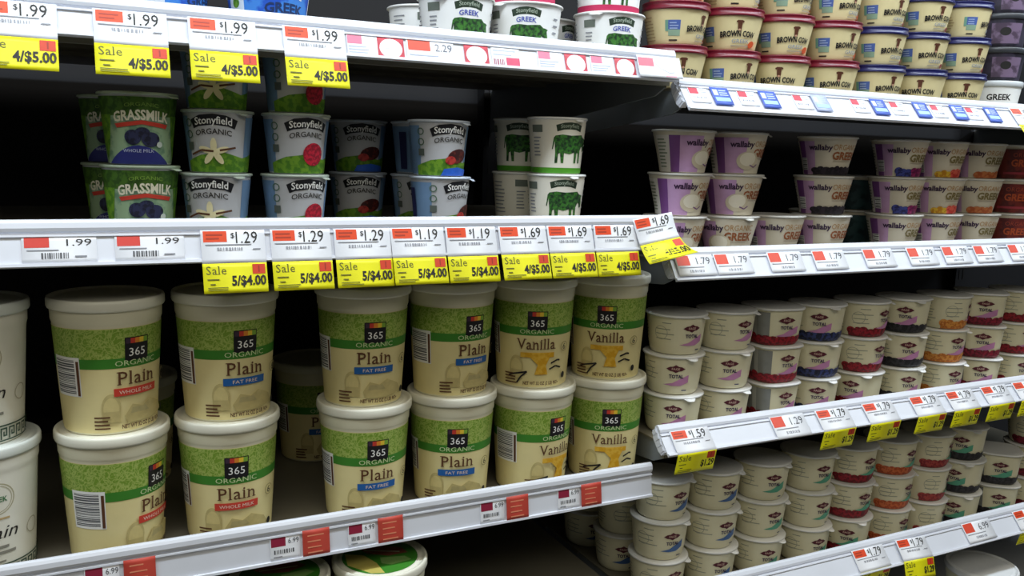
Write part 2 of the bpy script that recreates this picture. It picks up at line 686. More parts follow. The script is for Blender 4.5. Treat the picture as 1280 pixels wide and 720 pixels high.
def meander_art(p):
    dg = M('#2f4a38', 0.5, 0.03)
    p.ring(0, 90, 17, 1.2, M('#b9b294', 0.5, 0.02))
    p.ring(0, 90, 14.5, 0.7, M('#b9b294', 0.5, 0.02))
    p.text('GREEK', 0, 87, 5.5, M('#3f7a4c', 0.5, 0.02), w=20, bold=0.02)
    p.lines(-26, 70, 52, 1, 3, M('#c4a878', 0.5, 0.02), 2)
    p.text('Plain', 0, 48, 13, INK, w=40, shear=0.3)
    p.ring(40, 50, 8.5, 1.0, M('#b3ab92', 0.5, 0.02))
    p.lines(-24, 40, 46, 2, 6, M('#8f8c80', 0.5, 0.02), 3)
    p.lines(-24, 24, 44, 1, 6, M('#8f8c80', 0.5, 0.02), 2)
    U = 150
    p.rect(-U, U, 18.5, 20, dg)
    p.rect(-U, U, 3, 4.5, dg)
    u = -U
    while u < U - 9:                       # Greek key
        for (a0, a1, b0, b1) in ((0, 1.6, 5, 17), (0, 7.5, 15.4, 17), (6, 7.6, 8, 17), (3, 7.5, 8, 9.6), (3, 4.5, 8, 13)):
            p.rect(u + a0, u + a1, b0, b1, dg)
            p.off -= p.dl
        u += 9.6
    p.next()


make_kind('tub_meander', 'yogurt_tub', 'tub', TUBWALL, M('#ebe8da', 0.4, 0.02, name='off_white_tub'), TUBLID, M('#dfe4de', 0.25, 0.02), meander_art, seg=56)


# ---- small cups -----------------------------------------------------------
def cup_wall(rt_, rb, H, belly=0.0):
    return [(rb - 2, 0), (rb, 1.2), (rb + 0.8 + belly * .6, H * 0.12), (rb + (rt_ - rb) * 0.5 + belly, H * 0.5), (rt_, H - 6), (rt_ + 0.6, H - 3.2)]


def foil_lid(rl, H):
    return [(rl - 1.5, H - 3.2), (rl, H - 2.6), (rl, H - 1.0), (rl - 0.8, H - 0.2), (rl - 3, H)]


def hump(u0, u1, v0, v1, n=10, sh=1.0):
    return [(u0, v0)] + [(u0 + (u1 - u0) * i / n, v0 + (v1 - v0) * math.sin(math.pi * (i / n) ** sh)) for i in range(1, n)] + [(u1, v0)]


OFFW = M('#bfc0c4', 0.42, 0.02)
HILL = M2('meadow_print', '#4a7c1c', '#6f9c28', 'noise', 160)
BLUEW = M('#6f8fb4', 0.45, 0.1, 30)
NAVY = M('#1e2250', 0.5, 0.03)
PLAQ = M('#16161c', 0.45, 0.02)


def grass_art(p):
    H = 73
    p.rect(-118, 118, 1, 66, M2('pale_meadow', '#6d8f74', '#9ab690', 'noise', 70))
    p.rect(-118, 118, 49, 68, M2('leaf_print', '#2e5212', '#48701f', 'noise', 150))
    for s in (-1, 1):
        p.poly([(s * 30, 50), (s * 60, 50), (s * 58, 30), (s * 44, 4), (s * 36, 20)], HILL)
    p.text('ORGANIC', 0, 57.5, 3.6, M('#8ab04a', 0.5, 0.02), w=30, arc=1.5)
    p.text('GRASSMILK', 0, 42.5, 10, M('#f0ecd4', 0.5, 0.02), w=53, bold=0.03, arc=3.0)
    p.poly([(-24, 37), (0, 41), (24, 37), (26, 41), (0, 45.0), (-26, 41)][::1], REDBAR)
    bb = M2('blueberry_print', '#16182e', '#2c3052', 'noise', 200)
    p.ell(-9, 28, 8, 7.5, bb)
    p.ell(8, 26, 9, 7.5, bb)
    p.ell(0, 33, 7, 5, bb)
    p.ell(17, 21, 3, 3, M('#cfd8d0', 0.5, 0.02))
    p.poly(hump(-38, 30, 1, 20, 12), M('#2a2f7a', 0.5, 0.05))
    p.text('WHOLE MILK', -4, 13, 3.2, M('#c4cbe8', 0.5, 0.02), w=30)


make_kind('grass', 'yogurt_cup', 'yogurt cup', cup_wall(37, 30, 73), OFFW, foil_lid(39.5, 73), M('#a9b8a0', 0.3, 0.05), grass_art, lidname='foil_lid', tab=(0.9, 6))


def organic_art(var):
    def art(p):
        H = 66
        p.rect(-108, -34, 1, 59, BLUEW)
        p.rect(28, 108, 1, 59, BLUEW)
        p.poly([(-40, 1), (-40, 12), (-20, 19), (4, 22), (26, 16), (44, 20), (60, 14), (60, 1)], HILL)
        # logo plaque
        k = -6 if var == 'vanilla' else 2
        p.poly([(k - 20, 46), (k - 14, 48.5), (k, 50.5), (k + 14, 49), (k + 21, 46), (k + 24, 55), (k + 12, 60), (k, 61.5), (k - 13, 60), (k - 23, 55)], PLAQ)
        p.text('Stonyfield', k, 49.5, 7.5, WHITE, w=36, bold=0.015, arc=2.0)
        p.text('ORGANIC', k, 38.5, 5.6, M('#3c3832', 0.5, 0.02), w=36, bold=0.012, arc=2.4)
        for i, z in enumerate((52, 40, 28)):
            if i == 2:
                p.rect(-36, -28, z - 4, z + 4, M('#5a625c', 0.5, 0.02))
            else:
                p.ring(-32, z, 4.2, 1.2, M('#54705a', 0.5, 0.02))
        if var == 'vanilla':
            fl = M('#e8deb0', 0.5, 0.03)
            for a in range(5):
                t = math.pi / 2 + a * 2 * math.pi / 5
                p.ell(k + 8 * math.cos(t), 22 + 7 * math.sin(t), 8, 3.2, fl, 12, t)
            p.stroke([(k - 24, 19), (k - 12, 24), (k, 23)], 2.0, BROWN)
            p.stroke([(k + 6, 24), (k + 22, 27)], 2.0, BROWN)
        elif var == 'rasp':
            p.ell(10, 22, 12, 12.5, M2('raspberry_print', '#8e0f26', '#c81e38', 'noise', 300), 20)
        else:
            p.ell(14, 24, 14, 8.5, M2('dark_fruit_print', '#3a1214', '#6a2a20', 'noise', 180), 18, 0.15)
            p.ell(4, 19, 7, 5, M2('strawberry_print', '#8e1a22', '#b8392f', 'noise', 200), 14)
            p.poly([(-8, 1), (-4, 9), (14, 11), (34, 8), (38, 1)], M('#2f62c8', 0.4, 0.05))
        if var == 'choc':
            p.rect(-66, -56, 6, 52, NAVY)
    return art


for vv in ('vanilla', 'rasp', 'choc'):
    make_kind('org_' + vv, 'yogurt_cup', 'yogurt cup', cup_wall(35.5, 29.5, 66), OFFW, foil_lid(38, 66), M('#b9c4b8' if vv != 'choc' else '#c9d2e0', 0.3, 0.05),
              organic_art(vv), lidname='foil_lid', tab=(0.7, 5))


COWG = M2('grass_cow_print', '#14301a', '#3f7c2c', 'noise', 260, 0.40, 0.62)


def cow(p, u, v, s):
    """a standing cow silhouette printed as grass"""
    body = [(-14, 24), (-15.5, 22), (-17, 12), (-16.2, 12), (-14.6, 19), (-14, 9), (-14.4, 0), (-11.9, 0), (-11.4, 8), (-9.6, 9), (-8.6, 0), (-6.2, 0), (-6, 9), (-1, 8),
            (4.4, 9.5), (4.6, 0), (7, 0), (7.4, 9), (9.2, 9), (9.8, 0), (12.2, 0), (12, 11), (14, 15), (16.5, 14), (17.4, 10.5), (20.4, 10.8), (21, 14), (19.6, 19.5),
            (20.8, 21), (18.4, 22), (15.5, 22.4), (12, 25), (0, 24.2), (-8, 25)]
    p.poly([(u + x * s, v + y * s) for x, y in body], COWG)


def cowcup_art(H, band):
    def art(p):
        t = H - 9
        p.poly([(-16, t - 9), (-8, t - 6.5), (0, t - 6), (8, t - 6.5), (16, t - 9), (17.5, t - 1), (8, t + 2), (0, t + 2.8), (-8, t + 2), (-17.5, t - 1)], M('#2a3a2a', 0.5, 0.02))
        p.text('Stonyfield', 0, t - 5, 4.6, M('#a9b5a4', 0.5, 0.02), w=24, bold=0.01, arc=1.4)
        if H > 70:
            cow(p, 2, t - 48, 1.42)
        else:
            p.text('GREEK', 0, t - 15.5, 5.6, M('#4a58b0', 0.5, 0.02), w=24, bold=0.02, arc=1.2)
            cow(p, 1, t - 50, 1.3)
        if band:
            p.rect(-120, 120, 1, 8, M(band, 0.5, 0.05))
        p.rect(-50, -34, t - 10, t - 1, M('#6a7268', 0.5, 0.02))
        p.lines(-48, t - 16, 12, 6, 4.4, GREYINK, 1.4)
        p.lines(-84, t - 4, 20, 9, 5, GREYINK, 1.3)
        p.lines(36, t - 8, 9, 4, 8, GREYINK, 2.0)
    return art


PINK = '#c4305c'
make_kind('cow6', 'yogurt_cup', 'yogurt cup', cup_wall(37, 31, 71), CREAMW, foil_lid(39, 71), FOIL, cowcup_art(71, '#4f9a24'), lidname='foil_lid', tab=(0.35, 4))
make_kind('cow_a', 'yogurt_cup', 'yogurt cup', cup_wall(44, 38.5, 66), WHITE, foil_lid(47, 66), FOIL, cowcup_art(66, None), lidname='foil_lid', tab=(-0.8, 5))
make_kind('cow_a2', 'yogurt_cup', 'yogurt cup', cup_wall(44, 38.5, 66), WHITE, foil_lid(47, 66), FOIL, cowcup_art(66, PINK), lidname='foil_lid', tab=(-0.8, 5))


def blue_art(p):
    p.rect(-125, 125, 1, 60, M2('blue_label_print', '#1f55c0', '#3f86dc', 'noise', 60))
    p.rect(-58, -36, 4, 58, M('#d8e2ee', 0.5, 0.03))
    p.ell(-47, 34, 5, 5, HILL)
    p.text('GREEK', 8, 24, 10, M('#173060', 0.5, 0.02), w=44, bold=0.03, arc=2)
    p.text('ORGANIC', 8, 40, 6, WHITE, w=40, bold=0.02, arc=2)
    p.stroke([(38, 12), (44, 30), (48, 50)], 2.0, WHITE)


make_kind('blue', 'yogurt_cup', 'yogurt cup', cup_wall(44, 38, 66), M('#dfe6f0', 0.4, 0.02), foil_lid(47, 66), FOIL, blue_art, lidname='foil_lid')


def browncow_art(flav):
    tint = '#e9b98a' if flav == 'red' else '#e6d6a4'

    def art(p):
        p.poly([(4, 1), (20, 8), (44, 14), (44, 1)], M(tint, 0.5, 0.08, 80))
        p.rect(-44, -28, 18, 31, M('#4a62a4', 0.5, 0.08))
        p.rect(-44, -28, 11, 19, M('#8aa48c', 0.5, 0.08))
        p.rect(-48, -44, 17, 31, M('#6d9a86', 0.5, 0.02))
        p.lines(-42, 28, 12, 3, 3.4, M('#9fb0d4', 0.5, 0.02), 1.4)
        p.lines(-43, 6.5, 12, 1, 3, INK, 1.8)
        p.lines(-92, 36, 30, 8, 4.2, M('#b09a70', 0.5, 0.02), 1.4)
        # little brown cow head over the lettering
        hd = M('#5a3220', 0.5, 0.08, 200)
        p.poly([(3.6, 39), (1.2, 37.5), (2.2, 35.6), (3.6, 36), (3.8, 29), (4.4, 26), (6.5, 24.6), (8.6, 26), (9.2, 29), (9.4, 36), (10.8, 35.6), (11.8, 37.5), (9.4, 39)], hd)
        p.ell(6.5, 26.6, 1.8, 1.4, M('#c79a80', 0.5, 0.02), 10)
        p.text('BROWN COW', 6, 16.5, 7.2, BLACK, w=50, bold=0.04, arc=1.6)
        p.text('GREEK', 10, 9.5, 4.8, M('#8d96a4', 0.5, 0.02), w=26, bold=0.01)
        p.rect(-4, 26, 5, 6.5, M('#a9a08a', 0.5, 0.02))
        if flav == 'red':
            p.ell(28, 8, 6, 4.5, M('#d0562a', 0.5, 0.08), 12, 0.4)
        else:
            p.ell(26, 6, 4, 3.5, M('#8a3a3a', 0.5, 0.08), 12, 0.4)
    return art


for fl, c1 in (('red', '#701428'), ('blue', '#1e1f54')):
    lp = [(46.0, 45), (46.7, 45.6), (46.6, 48.0), (45.4, 48.8), (45.4, 53.5), (46.2, 54.4), (45.6, 55.6), (43, 55.9), (41.5, 54.8), (30, 54.6)]
    make_kind('brown_' + fl, 'yogurt_cup', 'yogurt cup', [(33, 0), (35, 1.4), (36.2, 7), (43, 42), (44, 47), (44, 50)], M('#dccd9c', 0.42, 0.03, 40, name='cream_cup_plastic'), lp,
              M(c1, 0.3, 0.08, 60), browncow_art(fl))


def wallaby_art(flav):
    PUR, LIL = M('#7d4a8e', 0.5, 0.05), M('#c9a0cc', 0.5, 0.08, 60)

    def art(p):
        p.rect(-50, -6 if flav == 'pear' else -20, 1, 51, LIL)
        p.rect(-50, -36, 1, 51, PUR)
        p.rect(-72, -50, 1, 51, M('#e4dfd8', 0.5, 0.02))
        p.lines(-70, 46, 16, 9, 4.6, M('#7f8c74', 0.5, 0.02), 1.8)
        if flav != 'pear':
            p.rect(-48, -34, 8, 26, WHITE)
            p.bars(-47, -35, 9, 25, BARCODE, False, 12)
        p.text('wallaby', -12, 38, 8.0, M('#3c2346', 0.5, 0.02), w=32, bold=0.03)
        p.text('ORGANIC', 25, 38.5, 8.2, M('#b98c52', 0.5, 0.02), w=40)
        p.text('GREEK', 26, 24.5, 11.5, M('#9c5a30' if flav in ('pear', 'black') else '#837546', 0.5, 0.02), w=42, bold=0.03)
        p.rect(6, 38, 21.5, 22.5, M('#b8a894', 0.5, 0.02))
        if flav == 'pear':
            p.ell(-2, 19, 17, 13, M('#d8cdb4', 0.5, 0.04), 24)
            p.ell(-2, 21, 12.5, 9.5, M('#efe8d6', 0.5, 0.02), 24)
            p.stroke([(2, 13), (10, 10), (16, 14)], 1.6, M('#7a4f86', 0.5, 0.02))
        elif flav == 'black':
            p.fruit(-24, 44, 1, 9, M2('blackberry_print', '#15101a', '#2e2430', 'noise', 260), None, 6)
        elif flav == 'berry':
            p.fruit(-14, 12, 1, 10, M2('blueberry_mix', '#22235c', '#3f4a9c', 'noise', 220), None, 6)
            p.fruit(12, 44, 1, 10, M2('magenta_berry', '#6a1650', '#a02a6c', 'noise', 220), None, 6)
        elif flav == 'peach':
            p.fruit(-14, 12, 1, 7, M2('peach_print', '#c98a1c', '#e8c03c', 'noise', 160), None, 6)
            p.fruit(12, 44, 1, 9, M2('red_fruit_print', '#c8342e', '#ea6a58', 'noise', 160), None, 6)
        elif flav == 'orange':
            p.fruit(-8, 44, 1, 7, M2('apricot_print', '#b0562c', '#c87a48', 'noise', 160), None, 7)
        elif flav == 'dark':
            p.rect(-60, 60, 1, 51, M2('dark_red_label', '#5a1c1e', '#7c2c26', 'noise', 60))
            p.text('GREEK', 10, 22, 12, M('#c0562c', 0.5, 0.02), w=44, bold=0.03)
            p.text('ORGANIC', 10, 38, 7, M('#b04a30', 0.5, 0.02), w=40)
            p.rect(-24, 44, 8, 12, M('#a83a48', 0.5, 0.02))
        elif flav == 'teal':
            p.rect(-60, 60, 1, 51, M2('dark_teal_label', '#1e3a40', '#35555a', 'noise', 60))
    return art


for fl in ('pear', 'black', 'berry', 'peach', 'orange', 'dark', 'teal'):
    make_kind('wal_' + fl, 'yogurt_cup', 'yogurt cup', cup_wall(42.5, 31, 59), M('#ddd4c0', 0.42, 0.02, 40), foil_lid(45.2, 59), M('#d6d4ce', 0.3, 0.02, 40), wallaby_art(fl), lidname='foil_lid',
              tab=(1.0, 4) if fl == 'pear' else None)

MAROON = M('#5c1f2c', 0.5, 0.05)
FRUITS = {
    'straw': ('#6e101e', '#a81e30'), 'blueb': ('#1c2038', '#3a4680'), 'cherry': ('#5e0f20', '#961e3a'), 'blackb': ('#1d1d22', '#38363c'),
    'peach': ('#c8702a', '#e8a04c'), 'orange': ('#b84a22', '#dc7440'), 'pome': ('#8c2430', '#b84a44')}


def total_art(fruit, sw, H, split=False):
    def art(p):
        k = H / 58.0
        p.lines(-42 if not split else -200, 47 * k, 16, 1, 4, M('#9a9c8a', 0.5, 0.02), 1.2)
        if not split:
            p.ring(-44, 32 * k, 10, 0.8, M('#b4b4a0', 0.5, 0.02))
            p.lines(-52, 38 * k, 30, 3, 7, M('#a3a592', 0.5, 0.02), 1.2)
            p.lines(-98, 44 * k, 30, 7, 5, M('#a3a592', 0.5, 0.02), 1.3)
        if split:                        # clear side chamber showing the fruit
            p.rect(-66, -24, 2, 52 * k, M('#8d8f8c', 0.25, 0.1, 40))
            p.rect(-50, -43, 14, 52 * k, M('#b9bab4', 0.2, 0.05))
        if fruit:
            a, c = FRUITS[fruit]
            fm = M2('fruit_' + fruit, a, c, 'noise', 220)
            p.fruit(-60 if not split else -66, 60, 1, 11 * k, fm, None, 7.0)
        # swoosh and oval plaque
        s = M(sw, 0.5, 0.05)
        p.poly([(-17, 16 * k), (-4, 19 * k), (8, 26 * k), (19, 31 * k), (19, 20 * k), (8, 15 * k), (-4, 14.6 * k)], s)
        p.poly([(-13, 40), (-8, 43), (-4, 43.4), (0, 46), (4, 43.4), (8, 43), (13, 40), (8, 37), (4, 36.4), (0, 34.2), (-4, 36.4), (-8, 37)], MAROON)
        p.text('FAGE', 0, 38.4, 3.2, M('#d8b8a8', 0.5, 0.02), w=11, bold=0.02)
        p.text('TOTAL', 1, 26.5, 5.0, M('#3a2a50', 0.5, 0.02), w=20, bold=0.04)
        if not fruit:
            p.lines(10, 9, 9, 1, 3, M('#4a4a6a', 0.5, 0.02), 1.6)
    return art


FW = M('#ebe5c4', 0.36, 0.03, 40, name='pale_cup_plastic')


def fage(fruit, sw, H, split=False):
    key = 'total_%s_%s_%d_%d' % (fruit, sw, H, split)
    if key not in KIND:
        wall = [(30, 0), (33.5, 1.0), (36.0, 5), (38.2, H * 0.3), (40.6, H * 0.7), (42, H - 5), (42.4, H - 3.2)]
        if split:
            wall = [(r * 0.94, z) for r, z in wall]
        make_kind(key, 'yogurt_cup', 'yogurt cup', wall, FW, [(r * (0.95 if split else 1), z) for r, z in foil_lid(45, H)], FOIL,
                  total_art(fruit, sw, H, split), sq=3.2 if split else None, lidname='foil_lid', tab=None if split else (0.55, 6))
    return key


# ------------------------------------------------------------------ stocking the shelves
J = lambda a: random.uniform(-a, a)
GT = 'green and cream yogurt tubs'
tx_up = [31, 154, 314, 431, 549, 668]
tx_lo = [32, 153, 315, 433, 550, 667]
up_k = ['whole', 'fatfree', 'fatfree', 'fatfree', 'vanilla', 'vanilla']
lo_k = ['whole', 'whole', 'fatfree', 'fatfree', 'vanilla', 'vanilla']
up_o = [31, 22, 16, 35, 7, 0]
lo_o = [52, 9, 18, 9, 42, 13]
lab_up = ['green and cream plain tub, red stripe, stacked on the leftmost green tub',
          'green and cream plain tub, blue stripe, stacked on a red-striped tub',
          'blue-striped plain tub, upper of the third green stack from left',
          'blue-striped plain tub turned right, upper of fourth green stack',
          'upper vanilla tub in the left of the two vanilla stacks',
          'upper vanilla tub in the right-hand vanilla stack, by the shelf end']
lab_lo = ['red-striped plain tub turned to show its barcode, lower left corner',
          'red-striped plain tub facing front, bottom of the second green stack',
          'blue-striped plain tub on the lower shelf, bottom of third green stack',
          'blue-striped plain tub on the lower shelf, bottom of fourth green stack',
          'vanilla tub turned to show a barcode, bottom of left vanilla stack',
          'vanilla tub facing front, bottom of the right-hand vanilla stack']
zl = -445.5
for i in range(6):
    place('tub_' + lo_k[i], tx_lo[i], 1018 + (i % 2) * 3, zl, lo_o[i], lab_lo[i], GT)
    place('tub_' + up_k[i], tx_up[i], 1022 + (i % 2) * 2, zl + 141.8, up_o[i], lab_up[i], GT)
place('tub_meander', -95, 1018, zl, 14, 'white tub with dark Greek key border, lower one at the left edge', 'Greek key tubs')
place('tub_meander', -99, 1022, zl + 141.8, 14, 'white tub with dark Greek key border, upper one at the left edge', 'Greek key tubs')
for (x, y, z, lb) in ((186, 1240, zl, 'tub in shadow behind the blue-striped stack, lower shelf'), (308, 1245, zl, 'shadowed tub at the back between the second and third green stacks'),
                      (62, 1235, zl, 'shadowed tub behind the leftmost green stack')):
    place('tub_fatfree', x, y, z, 20, lb, GT)
place('tub_lidart', 322, 976, -635.5, 0, 'tub with a printed green lid just below the lower left rail', 'tubs on the lowest left shelf')
place('tub_lidart', 201, 978, -635.5, 15, 'second printed-lid tub at the bottom frame edge, mostly hidden by the rail', 'tubs on the lowest left shelf')

# middle left shelf
G = 'small cups on the middle left shelf'
zb = -96.5
place('grass', 68, 1005, zb, 8, 'green blueberry cup, lower of the front stack at left', G)
place('grass', 68, 1004, zb + 73.2, 5, 'green blueberry cup, upper of the front stack at left', G)
place('grass', 52, 1090, zb, -10, 'green blueberry cup in shadow at the back, lower one', G)
place('grass', 51, 1090, zb + 73.2, -8, 'green blueberry cup in shadow at the back, upper one', G)
for l, (x, o) in enumerate(((144, -2), (147, 2), (146, 5))):
    place('org_vanilla', x, 1005, zb + 66.2 * l, o, 'white vanilla flower cup, %s of three, beside green blueberry cups' % ('bottom', 'middle', 'top, behind a sale tag')[l], G)
for l, (x, o) in enumerate(((229, 22), (231, 16), (231, 22))):
    place('org_rasp', x, 1005, zb + 66.2 * l, o, 'white raspberry cup, %s of three' % ('bottom', 'middle', 'top, behind a sale tag')[l], G)
place('org_choc', 405, 1005, zb, 44, 'white and blue dark-fruit cup, front lower, standing alone mid shelf', G)
place('org_choc', 402, 1004, zb + 66.2, 20, 'white and blue dark-fruit cup, front upper, with blue base', G)
for l in range(2):
    place('org_choc', 408, 1083, zb + 66.2 * l, 10 + 60 * l, 'dark-fruit cup in shadow just behind the front pair, %s' % ('lower', 'upper')[l], G)
    place('org_choc', 340, 1130, zb + 66.2 * l, 5, 'dark-fruit cup deepest in shadow, left of the pair, %s' % ('lower', 'upper')[l], G)
place('cow6', 567, 1005, zb, 18, 'white cup with green grass cow, front lower on middle left shelf', G)
place('cow6', 566, 1005, zb + 71.2, 28, 'white cup with green grass cow, front upper, foil corner raised', G)
place('cow6', 556, 1086, zb, 75, 'white grass-cow cup behind, turned to its small print, lower', G)
place('cow6', 556, 1086, zb + 71.2, -4, 'white grass-cow cup behind, upper, cow half hidden', G)

# upper left shelf
G = 'cups on the upper left shelf'
za = 113.5
place('cow_a', 424, 1010, za, 22, 'white cow cup on upper left shelf, leftmost of three', G)
place('cow_a', 518, 1010, za, 2, 'white cow cup on upper left shelf, middle one under another', G)
place('cow_a2', 515, 1012, za + 66.2, 20, 'upper white cow cup stacked on the middle one, mostly out of frame', G)
place('cow_a', 641, 1010, za, 24, 'white cow cup on upper left shelf, rightmost, beside red-lidded cups', G)
place('cow_a2', 639, 1010, za + 66.2, 14, 'pink-banded cow cup stacked on the rightmost white cup', G)
place('cow_a', 420, 1108, za, 60, 'grey shadowed cup behind the leftmost white cow cup', G)
place('cow_a', 596, 1108, za, 60, 'shadowed cup at the back between middle and rightmost cow cups', G)
place('blue', 203, 1010, za, 14, 'bright blue cup over the raspberry sale tag, upper left shelf', G)
place('blue', 98, 1012, za, 50, 'bright blue cup left of the other blue one, barely in frame', G)

# highest right shelf: cups with red and blue lids
G = 'cream cups with red or blue lids'
zr = 91.5
bx = [747, 841, 936, 1032, 1131, 1228, 1323]
bo = [[10, 36, -6, 16, 34, 0, 14], [50, 9, 20, 42, 40, 30, 36], [20, 62, 50, 44, 40, 34, 75]]
nth = ['first', 'second', 'third', 'fourth', 'first', 'second', 'third']
for l in range(3):
    for i in range(7):
        fl = 'red' if i < 4 else 'blue'
        place('brown_' + fl, bx[i] + J(.8), 1010 + J(1), zr + 56.1 * l, bo[l][i],
              'cream cup with %s lid, %s of the %s %s-lidded stack from left' % (fl, ('bottom', 'middle', 'top')[l], nth[i], fl), G)
# dark plum stack at the far right
DK = M('#1e1a24', 0.4, 0.1, 40)


def darkcup_art(p):
    p.rect(-110, 110, 1, 48, M2('dark_plum_label', '#1c1822', '#322c3c', 'noise', 40))
    p.rect(-20, 30, 6, 40, M2('plum_panel', '#4a3a4c', '#75617a', 'noise', 60))
    p.ell(2, 26, 9, 7, INK)


def palecup_art(p):
    p.text('GREEK', 8, 24, 10, INK, w=40, bold=0.03)
    p.lines(-10, 18, 34, 2, 6, GREYINK, 2)


lp = [(47, 47), (48, 48), (48, 55), (47, 56.5), (44, 57), (42, 56)]
make_kind('plum', 'yogurt_cup', 'yogurt cup', cup_wall(45, 39, 51), DK, lp, M('#3a3c40', 0.35, 0.05), darkcup_art)
make_kind('pale', 'yogurt_cup', 'yogurt cup', cup_wall(45, 39, 51), WHITE, lp, M('#c9cdd0', 0.3, 0.03), palecup_art)
for l, kd in enumerate(('pale', 'plum', 'plum', 'plum')):
    place(kd, 1492, 1062, zr + 57.2 * l, (5, 20, 12, 26)[l], ('white cup at the bottom of the dark stack, far right edge',
          'plum cup on the white cup, far right edge of highest shelf', 'plum cup second from top in the dark stack, far right',
          'topmost plum cup in the dark stack, top right corner')[l], 'dark stack at the far right')

# second right shelf: purple and white cups
G = 'purple and white cups on the second right shelf'
zr = -139.5
ST = [  # x, y, flavour, turn per level, name
    (765, 1010, 'pear', (22, 26, 42), 'leftmost cream-bowl stack'), (860, 1010, 'pear', (-22, 10, 24), 'second cream-bowl stack'),
    (951.5, 1010, 'black', (6,), None), (1044.5, 1010, 'black', (8, 6, -2), 'dark blackberry stack'),
    (1206, 1010, 'berry', (14, 12, 10), 'blue and magenta berry stack'), (1302, 1010, 'peach', (22, 8, 10), 'yellow and red fruit stack'),
    (1399, 1010, 'orange', (4, -6, 4), 'orange fruit stack'), (1496, 1010, 'dark', (6, 0, 8), 'dark red stack at the right edge')]
for x, y, fl, turns, nm in ST:
    for l, t in enumerate(turns):
        lb = 'purple and white cup, %s of the %s' % (('bottom', 'middle', 'top')[l], nm) if nm else 'purple and white cup standing single, between cream-bowl and blackberry stacks'
        if fl == 'dark':
            lb = 'dark red cup, %s of its stack, right edge of second shelf' % ('bottom', 'middle', 'top')[l]
        place('wal_' + fl, x + (4 * l if fl == 'pear' else J(1)), y + J(1), zr + 59.2 * l, t + 8, lb, G)
place('wal_teal', 1130, 1104, zr, 0, 'dark teal cup in shadow right of the blackberry stack', G)
for l in range(2):
    place('wal_teal', 1222, 1110, zr + 59.2 * l, 0, 'dark teal cup behind the berry stack, %s' % ('lower', 'upper')[l], G)

# third right shelf: pale cups with fruit
G = 'pale cups on the third right shelf'
zr = -393.5
PK, GRN, BLU = '#c88ab8', '#5fae90', '#4a6fa8'
ST = [
    (777, None, PK, (3, 6, 34), 0, 'leftmost plain pink-swoosh stack'), (869, None, PK, (26, 14, 44), 0, 'second plain pink-swoosh stack'),
    (961, 'straw', PK, (44, 42, 34), 1, 'clear-sided strawberry stack'), (1053, 'blueb', PK, (16, 10, 6), 0, 'blueberry stack'),
    (1151, 'straw', PK, (-8, 55, 60), 0, 'strawberry stack with turned upper cups'), (1249, 'blackb', PK, (28, 20, 6), 0, 'blackberry stack'),
    (1350, 'peach', PK, (44, 44, 85), 0, 'peach stack'), (1448, 'cherry', PK, (18, 14, 14), 1, 'clear-sided cherry stack'), (1545, 'straw', PK, (40, 44, 50), 0, 'cut-off strawberry stack at right edge')]
for x, fr_, sw, turns, sp, nm in ST:
    for l, t in enumerate(turns):
        place(fage(fr_, sw, 58, bool(sp)), x + J(0.6), 1010 + J(1), zr + 58.2 * l, t,
              'pale cup, %s of the %s, third right shelf' % (('bottom', 'middle', 'top')[l], nm), G)

# lowest right shelf
G = 'pale cups on the lowest right shelf'
zr = -645.5
ST = [
    (768, None, BLU, (42, 30, 44), 0, 'leftmost plain blue-swoosh stack'), (864, None, BLU, (30, 40, 40), 0, 'second plain blue-swoosh stack'),
    (961, None, GRN, (30, 40, 30), 0, 'first plain green-swoosh stack'), (1060, None, GRN, (40, 44, 40), 0, 'second plain green-swoosh stack'),
    (1154, 'straw', GRN, (8, 48, 52), 0, 'red fruit stack'), (1250, 'orange', GRN, (58, 64, 60), 0, 'left orange fruit stack'), (1342, 'pome', GRN, (80, 84, 78), 0, 'turned reddish stack'),
    (1436, 'blackb', GRN, (0, -8, 4), 0, 'blackberry stack'), (1542, 'blackb', GRN, (18, 14), 1, 'clear-sided blackberry stack'), (1640, 'cherry', GRN, (30, 30, 40), 0, 'cherry stack at the right edge')]
for x, fr_, sw, turns, sp, nm in ST:
    for l, t in enumerate(turns):
        place(fage(fr_, sw, 61, bool(sp)), x + J(0.6), 1010 + J(1), zr + 61.2 * l, t,
              'pale cup, %s of the %s, lowest right shelf' % (('bottom', 'middle', 'top')[l], nm), G)
for l in range(3):
    place(fage(None, BLU, 61), 766 + l, 1106, zr + 61.2 * l, (8, 60, 30)[l], 'shadowed cup in the row behind the leftmost lowest stack, %s' % ('bottom', 'middle', 'top')[l], G)
for l in range(2):
    place(fage(None, BLU, 61), 764, 1202, zr + 61.2 * l, 20 + l * 40, 'deepest shadowed cup, two rows behind the leftmost lowest stack, %s' % ('lower', 'upper')[l], G)

# big white tub under the lowest right rail
make_kind('bigtub', 'yogurt_tub', 'tub', [(r * 1.05, z) for r, z in TUBWALL], FW, [(r * 1.05, z) for r, z in TUBLID], M('#eef0f2', 0.25, 0.02),
          lambda p: (p.ell(-20, 96, 26, 9, M('#b7bab0', 0.5, 0.04), 24), p.ell(-20, 97, 22, 7, M('#dcdccf', 0.5, 0.02), 24),
                     p.poly([(16, 84), (26, 90), (38, 84), (26, 78)], MAROON), p.text('TOTAL', 27, 62, 9, M('#3a2a50', 0.5, 0.02), w=30, bold=0.03)), seg=56)
place('bigtub', 1462, 960, -861.5, 10, 'big white lidded tub under the lowest right rail, bottom right corner', 'big tubs')


